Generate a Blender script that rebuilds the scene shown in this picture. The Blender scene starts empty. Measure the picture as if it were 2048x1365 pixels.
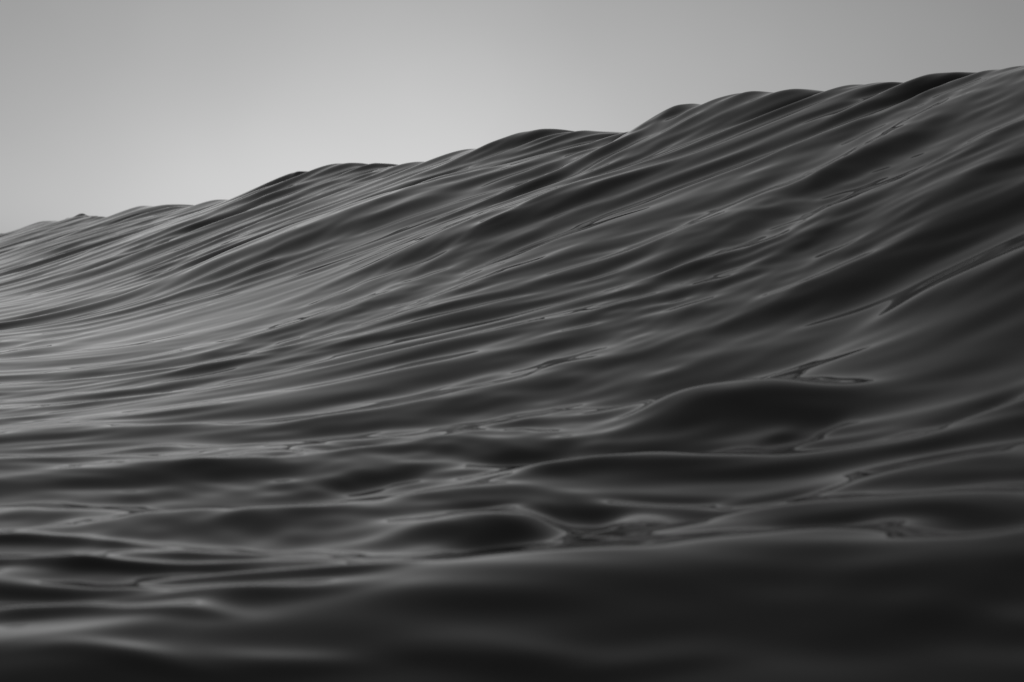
import bpy, math
import numpy as np

rad = math.radians
scene = bpy.context.scene

# ------------------------------------------------------------------ camera
CAM_H = 0.62                       # the camera floats just above the trough
cam_data = bpy.data.cameras.new('camera')
cam = bpy.data.objects.new('camera', cam_data)
scene.collection.objects.link(cam)
scene.camera = cam
cam_data.sensor_width = 36.0
cam_data.lens = 70.3
cam_data.clip_start = 0.05
cam_data.clip_end = 60000.0
cam.location = (0, 0, CAM_H)
cam.rotation_euler = (rad(90 - 2.6), 0, 0)
cam_data.dof.use_dof = True
cam_data.dof.focus_distance = 17.0
cam_data.dof.aperture_fstop = 3.8

# ------------------------------------------------------------------ sky
SUN_ELEV, SUN_AZ = 1.0, -4.5       # a low sun hidden behind the wave, a little left of the middle
world = bpy.data.worlds.new('World')
scene.world = world
world.use_nodes = True
wn, wl = world.node_tree.nodes, world.node_tree.links
wn.clear()
sky = wn.new('ShaderNodeTexSky')
sky.sky_type = 'NISHITA'
sky.sun_disc = False
sky.sun_elevation = rad(SUN_ELEV)
sky.sun_rotation = rad(SUN_AZ)
sky.air_density = 1.0
sky.dust_density = 1.0
sky.ozone_density = 1.0
bw = wn.new('ShaderNodeRGBToBW')   # black and white photograph
bg = wn.new('ShaderNodeBackground')
bg.inputs['Strength'].default_value = 0.15
wo = wn.new('ShaderNodeOutputWorld')
wl.new(sky.outputs[0], bw.inputs[0])
pw = wn.new('ShaderNodeMath'); pw.operation = 'POWER'      # tone of the film: softer falloff away from the sun
pw.inputs[1].default_value = 0.6
tc = wn.new('ShaderNodeTexCoord')
sx = wn.new('ShaderNodeSeparateXYZ')
mx = wn.new('ShaderNodeMath'); mx.operation = 'MAXIMUM'; mx.inputs[1].default_value = 0.0
ml = wn.new('ShaderNodeMath'); ml.operation = 'MULTIPLY'; ml.inputs[1].default_value = -0.6
ex = wn.new('ShaderNodeMath'); ex.operation = 'EXPONENT'  # the sky darkens steadily towards the zenith
mu = wn.new('ShaderNodeMath'); mu.operation = 'MULTIPLY'
wl.new(bw.outputs[0], pw.inputs[0])
wl.new(tc.outputs['Generated'], sx.inputs[0])
wl.new(sx.outputs['Z'], mx.inputs[0])
wl.new(mx.outputs[0], ml.inputs[0])
wl.new(ml.outputs[0], ex.inputs[0])
wl.new(pw.outputs[0], mu.inputs[0])
wl.new(ex.outputs[0], mu.inputs[1])
haze_noise = wn.new('ShaderNodeTexNoise')                 # faint unevenness of the high haze
haze_noise.inputs['Scale'].default_value = 5.0
haze_noise.inputs['Detail'].default_value = 3.0
hr = wn.new('ShaderNodeMapRange')
hr.inputs['From Min'].default_value = 0.3
hr.inputs['From Max'].default_value = 0.7
hr.inputs['To Min'].default_value = 0.94
hr.inputs['To Max'].default_value = 1.06
hm = wn.new('ShaderNodeMath'); hm.operation = 'MULTIPLY'
wl.new(tc.outputs['Generated'], haze_noise.inputs['Vector'])
wl.new(haze_noise.outputs[0], hr.inputs['Value'])
wl.new(mu.outputs[0], hm.inputs[0])
wl.new(hr.outputs[0], hm.inputs[1])
wl.new(hm.outputs[0], bg.inputs['Color'])
wl.new(bg.outputs[0], wo.inputs[0])

# ------------------------------------------------------------------ sun
sun_data = bpy.data.lights.new('sun', 'SUN')
sun_data.energy = 2.0
sun_data.angle = rad(0.5)
sun_data.color = (1, 1, 1)
sun = bpy.data.objects.new('sun', sun_data)
scene.collection.objects.link(sun)
sun.rotation_euler = (rad(90 - SUN_ELEV), 0, rad(180 - SUN_AZ))
sun.location = (-20, 250, 40)

scene.view_settings.view_transform = 'Standard'
scene.view_settings.look = 'None'
scene.view_settings.exposure = 0.05
scene.view_settings.gamma = 1.0
scene.view_settings.use_curve_mapping = False

# ------------------------------------------------------------------ shape of the sea
ALPHA = rad(20.0)                  # the crest runs away to the far left, 20 degrees off the view
P = 8.0                            # distance from the camera to the crest line, square to it
CA, SA = math.cos(ALPHA), math.sin(ALPHA)
rng = np.random.default_rng(11)

# height of the wave along its crest, against the distance y ahead of the camera (metres)
CREST_Y = np.array([-60.00, 0.00, 8.00, 13.73, 14.00, 14.27, 14.42, 14.63, 14.92, 15.26, 15.54, 15.90, 16.20, 16.44, 16.84, 17.27, 17.67, 17.95, 18.29, 18.74, 19.00, 19.38, 19.89, 20.37, 21.13, 21.80, 22.52, 22.98, 23.78, 24.82, 25.76, 26.57, 27.87, 29.06, 30.09, 31.19, 32.07, 33.00, 34.33, 36.15, 39.06, 40.94, 44.12, 47.17, 49.94, 53.47, 57.05, 60.61, 65.25, 69.23, 78.85, 105.00, 130.00, 200.00])
CREST_Z = np.array([2.050, 2.030, 2.000, 1.895, 1.917, 1.739, 1.841, 1.933, 1.829, 1.895, 1.907, 1.932, 1.796, 1.931, 1.993, 1.946, 1.964, 2.045, 1.964, 1.973, 1.809, 1.703, 1.757, 1.755, 1.918, 1.839, 1.989, 1.926, 1.855, 1.862, 1.650, 1.773, 1.792, 1.801, 1.949, 1.903, 1.811, 1.918, 1.566, 1.521, 1.591, 1.475, 1.592, 1.637, 1.385, 1.494, 1.593, 1.476, 1.550, 1.129, 1.256, 0.950, 0.750, 0.500])

def interp_smooth(x, xs, ys, width):
    g = np.arange(-60, 260, 0.02)
    v = np.interp(g, xs, ys)
    n = int(width / 0.02) | 1
    k = np.hanning(n + 2); k /= k.sum()
    v = np.convolve(np.pad(v, (n + 2) // 2, mode='edge'), k, mode='same')[(n + 2) // 2:-((n + 2) // 2)]
    return np.interp(x, g, v)

def face(x, y):
    u = x * CA + y * SA
    t = -x * SA + y * CA
    return u, t

TROUGH = -0.20
_w = np.linspace(0, 1, 800)
_g = np.where(_w < 0.38, 1, 0.5 + 0.5 * np.cos(np.pi * (_w - 0.38) / 0.62))     # an even slope under the crest, hollow below
_f = 1 - np.concatenate([[0], np.cumsum((_g[1:] + _g[:-1]) / 2)]) / ((_g[1:] + _g[:-1]) / 2).sum()
def base(x, y):
    u, t = face(x, y)
    yc = t * CA + P * SA                   # where the crest lies, straight up the slope from here
    H = interp_smooth(yc, CREST_Y, CREST_Z, 9.0)
    W = 7.1 - 0.6 * np.tanh((x - 0.3) / 1.3)         # width of the face, crest to trough
    v = (u - P) / W
    w = np.clip(np.sqrt(np.clip(v, -2, 0) ** 2 + 0.03 ** 2) - 0.03, 0, 1)
    front = np.interp(w, _w, _f)
    back = 1 / (1 + (np.clip(v, 0, None) * 1.6) ** 2)
    z = TROUGH + (H - TROUGH) * np.where(v < 0, front, back)
    # the knolls along the crest run out down the face as ridges
    D = interp_smooth(y, CREST_Y, CREST_Z, 0.36) - interp_smooth(y, CREST_Y, CREST_Z, 9.0)
    z = z - 0.11 * np.clip((4.7 - y) / 1.5, 0, 1.5) ** 2      # the water falls away again just below the camera
    return z + D * np.where(v < 0, np.exp(-(v / 0.11) ** 2), np.exp(-(v / 0.08) ** 2))

# single swells one can pick out: x, y, turn (deg), half length, half width towards / away from the camera, height
LUMPS = [
    (0.74, 7.46, 20, 0.37, 0.408, 0.327, 0.108),
    (-1.85, 19.33, 0, 1.45, 0.98, 1.959, 0.159),
    (-0.05, 15.49, 0, 1.01, 0.546, 0.873, 0.089),
    (2.47, 10.38, 0, 0.6, 0.471, 0.849, 0.082),
    (1.3, 11.43, 0, 0.63, 0.42, 0.756, 0.059),
    (2.02, 8.39, 0, 0.38, 0.248, 0.446, 0.035),
    (-0.09, 6.26, 0, 0.34, 0.195, 0.311, 0.028),
    (-0.27, 5.62, 0, 0.27, 0.156, 0.249, 0.033),
    (0.57, 4.56, 0, 0.85, 0.445, 0.668, 0.078),
    (-1.45, 6.17, 0, 0.31, 0.181, 0.271, 0.036),
    (-1.23, 5.43, 0, 0.35, 0.062, 0.08, 0.017),
    (-0.74, 5.31, 0, 0.31, 0.068, 0.089, 0.014),
    (-0.5, 5.15, 0, 0.17, 0.076, 0.099, 0.016),
    (-1.2, 5.04, 0, 0.26, 0.058, 0.076, 0.016),
    (-0.81, 5.06, 2, 0.28, 0.06, 0.078, 0.017),
    (-0.49, 4.84, 3, 0.23, 0.065, 0.084, 0.018),
    (-0.99, 4.72, 0, 0.27, 0.064, 0.083, 0.018),
    (-0.61, 4.62, 2, 0.29, 0.072, 0.094, 0.015),
    (-1.08, 4.46, 0, 0.17, 0.078, 0.102, 0.022),
    (-0.77, 4.39, 0, 0.18, 0.06, 0.078, 0.011),
    (-0.85, 3.99, 0, 0.2, 0.059, 0.077, 0.009),
    (-0.51, 4.04, -3, 0.18, 0.068, 0.088, 0.007),
    (-0.13, 4.06, -5, 0.2, 0.076, 0.099, 0.011),
    (0.23, 3.95, -8, 0.26, 0.076, 0.099, 0.009),
    (1.37, 5.85, 5, 0.44, 0.246, 0.394, 0.052),
    (0.83, 5.29, 0, 0.42, 0.163, 0.261, 0.038),
    (-1.83, 8.63, 2, 0.56, 0.216, 0.324, 0.045),
    (-1.32, 7.94, 4, 0.34, 0.108, 0.162, 0.023),
    (-1.76, 7.43, 0, 0.37, 0.148, 0.222, 0.029),
    (0.33, 6.44, 3, 0.42, 0.137, 0.219, 0.032),
    (1.02, 8.18, 0, 0.78, 0.433, 0.433, -0.074),
    (0.96, 6.77, 0, 0.09, 0.134, 0.134, -0.02),
    (1.16, 6.45, 0, 0.18, 0.177, 0.177, -0.027),
    (1.49, 6.54, 0, 0.16, 0.123, 0.123, -0.034),
    (0.13, 6.92, 0, 0.14, 0.109, 0.109, -0.024),
    (0.52, 6.71, 0, 0.2, 0.1, 0.1, -0.023),
    (-0.51, 7.63, 0, 0.23, 0.16, 0.16, -0.033),
    (-0.86, 7.36, 0, 0.2, 0.108, 0.108, -0.02),
    (-0.28, 6.76, 0, 0.19, 0.133, 0.133, -0.026),
    (-0.14, 5.94, 0, 0.15, 0.055, 0.055, -0.01),
    (0.08, 5.64, 0, 0.13, 0.206, 0.206, -0.039),
    (0.45, 5.87, 0, 0.16, 0.067, 0.067, -0.014),
    (0.55, 5.54, 0, 0.18, 0.138, 0.138, -0.028),
    (0.72, 5.77, 0, 0.22, 0.064, 0.064, -0.014),
    (1.15, 4.93, 0, 0.17, 0.121, 0.121, -0.026),
    (0.66, 5.0, 0, 0.15, 0.091, 0.091, -0.018),
    (-0.03, 5.35, 0, 0.15, 0.123, 0.123, -0.023),
]
LUMPS += [(-12.91, 58.78, 0, 0.12, 0.12, 0.12, 0.036),
          (-12.32, 57.14, 0, 0.15, 0.08, 0.12, 0.052),
          (-12.27, 57.05, 0, 0.14, 0.08, 0.12, 0.055),
          (-11.82, 55.78, 0, 0.1, 0.1, 0.12, 0.055),
          (-11.39, 54.52, 0, 0.09, 0.11, 0.12, 0.056),
          (-11.15, 53.71, 0, 0.14, 0.11, 0.12, 0.042),
          (-10.93, 53.28, 0, 0.14, 0.08, 0.12, 0.051),
          (-10.54, 52.11, 0, 0.18, 0.11, 0.12, 0.038),
          (-10.46, 52.01, 0, 0.15, 0.09, 0.12, 0.048),
          (-10.02, 50.64, 0, 0.11, 0.08, 0.12, 0.052),
          (-16.93, 69.86, 0, 0.24, 0.1, 0.12, 0.058),
          (-15.82, 66.58, 0, 0.14, 0.11, 0.12, 0.035),
          (-15.01, 64.69, 0, 0.17, 0.1, 0.12, 0.048),
          (-14.5, 63.28, 0, 0.19, 0.11, 0.12, 0.054),
          (-13.78, 60.93, 0, 0.18, 0.09, 0.12, 0.033),
          (-13.06, 59.01, 0, 0.1, 0.08, 0.12, 0.056),
          (-3.59, 33.26, 0, 0.13, 0.1, 0.12, 0.05),
          (-3.34, 32.46, 0, 0.13, 0.1, 0.12, 0.05),
          (1.67, 18.81, 0, 0.13, 0.1, 0.12, 0.05)]     # small broken chop on the far shoulder

def lumps(x, y):
    x, y = (x + 0.10 * np.sin(3.1 * y + 1.3 * x) + 0.05 * np.sin(7.3 * y - 3 * x + 1),
            y + 0.07 * np.sin(3.7 * x + 0.6 * y) + 0.035 * np.sin(8.9 * x - 2 * y + 2))
    z = np.zeros_like(x)
    for lx, ly, turn, L, wf, wb, h in LUMPS:
        c, s_ = math.cos(rad(turn)), math.sin(rad(turn))
        p = (x - lx) * c + (y - ly) * s_
        q = -(x - lx) * s_ + (y - ly) * c
        z += h * np.exp(-np.abs(p / L) ** 3) * np.where(q < 0, np.exp(-(q / wf) ** 2), np.exp(-(q / wb) ** 2))
    return z

def ripple_set(n, lmin, lmax, slope, mean, spread, power=0.0):
    lam = np.exp(rng.uniform(math.log(lmin), math.log(lmax), n))
    th = rad(mean) + rng.normal(0, rad(spread), n)
    ph = rng.uniform(0, 2 * np.pi, n)
    w = lam ** power
    k = 2 * np.pi / lam
    s = slope * w / math.sqrt((w ** 2).sum() / 2)      # rms slope of the whole set
    return list(zip(np.cos(th), np.sin(th), k, s / k, ph, lam))

SETS = (ripple_set(20, 1.4, 3.2, 0.032, 102, 18) +
        ripple_set(80, 0.55, 1.8, 0.082, 106, 20) +
        ripple_set(90, 0.16, 0.5, 0.040, 102, 32))
CHOP = 0.6

def sea(x, y, cell):
    z = base(x, y) + lumps(x, y)
    u, t = face(x, y)
    wx = x + 0.35 * np.sin(0.9 * y + 0.5 * x + 1.0) + 0.25 * np.sin(1.7 * x - 0.8 * y)
    wy = y + 0.22 * np.sin(1.1 * x - 0.3 * y + 2.0) + 0.14 * np.sin(0.6 * x + 1.3 * y + 4)
    amp = 0.9 + 0.2 * np.exp(-((u - P) / 2.5) ** 2) + 0.25 * np.sin(0.5 * x + 0.31 * y + 1) * np.sin(0.43 * y - 0.6 * x)
    calm = np.clip((np.hypot(x, y) - 2.5) / 5.0, 0, 1)            # the trough is calmer than the face
    amp = amp * (0.85 + 0.15 * calm * calm * (3 - 2 * calm))
    amp = amp * (1 - 0.5 * np.exp(-((u - P + 5.4) / 1.5) ** 2) * np.clip((y - 8) / 6, 0, 1))   # so is the foot of the face
    r = np.zeros_like(z); ox = np.zeros_like(z); oy = np.zeros_like(z)
    lip = 1 + 1.3 * np.exp(-((u - P + 0.1) / 0.6) ** 2)          # fine chop stands up along the crest
    for dx, dy, k, a, ph, lam in SETS:
        fade = np.clip((lam / cell - 2.5) / 3.0, 0, 1) * a
        if lam < 0.5:
            fade = fade * lip
        arg = k * (dx * wx + dy * wy) + ph
        r += fade * np.sin(arg)
        g = fade * np.cos(arg) * CHOP
        ox += g * dx; oy += g * dy
    return x + ox * amp, y + oy * amp, z + r * amp

# ------------------------------------------------------------------ the water: one sheet to the horizon
def graded(a, b, n):
    return np.linspace(a, b, n, endpoint=False)
az = np.concatenate([graded(-180, -60, 25), graded(-60, -17, 90), graded(-17, 17, 1060),
                     graded(17, 60, 90), graded(60, 180, 25)])
rr = np.concatenate([np.geomspace(0.5, 3.2, 60, endpoint=False), np.geomspace(3.2, 88, 910, endpoint=False),
                     np.geomspace(88, 150, 50, endpoint=False), np.geomspace(150, 20000, 60)])
A = np.radians(az)[None, :]
R = rr[:, None]
X = R * np.sin(A)
Y = R * np.cos(A)
daz = np.radians(np.gradient(az))
dr = np.gradient(rr)
CELL = np.maximum(R * daz[None, :], dr[:, None])
X, Y, Z = sea(X, Y, CELL)
nr, na = X.shape
verts = np.stack([X, Y, Z], -1).reshape(-1, 3)
verts = np.vstack([verts, [[0, 0, float(Z[0].mean())]]]).astype(np.float32)
i = np.arange(nr - 1)[:, None] * na
j = np.arange(na)[None, :]
j2 = (j + 1) % na
quads = np.stack([i + j, i + na + j, i + na + j2, i + j2], -1).reshape(-1, 4)[:, ::-1]
fan = np.stack([np.full(na, nr * na), np.arange(na), (np.arange(na) + 1) % na], -1)[:, ::-1]
me = bpy.data.meshes.new('water')
me.vertices.add(len(verts))
me.vertices.foreach_set('co', verts.ravel())
nl = quads.size + fan.size
me.loops.add(nl)
me.loops.foreach_set('vertex_index', np.concatenate([quads.ravel(), fan.ravel()]).astype(np.int32))
me.polygons.add(len(quads) + len(fan))
starts = np.concatenate([np.arange(len(quads)) * 4, quads.size + np.arange(len(fan)) * 3]).astype(np.int32)
me.polygons.foreach_set('loop_start', starts)
me.update(calc_edges=True)
me.validate()
me.polygons.foreach_set('use_smooth', np.ones(len(me.polygons), dtype=bool))
if me.polygons[0].normal.z < 0:
    me.flip_normals()

mat = bpy.data.materials.new('sea_water')
mat.use_nodes = True
nt = mat.node_tree
bsdf = nt.nodes['Principled BSDF']
bsdf.inputs['Base Color'].default_value = (0.046, 0.046, 0.046, 1)
bsdf.inputs['Roughness'].default_value = 0.015
bsdf.inputs['IOR'].default_value = 1.333
me.materials.append(mat)

water = bpy.data.objects.new('water', me)
scene.collection.objects.link(water)
water['kind'] = 'structure'
water['label'] = 'dark glassy sea water rising to the right into a long smooth rippled wave'
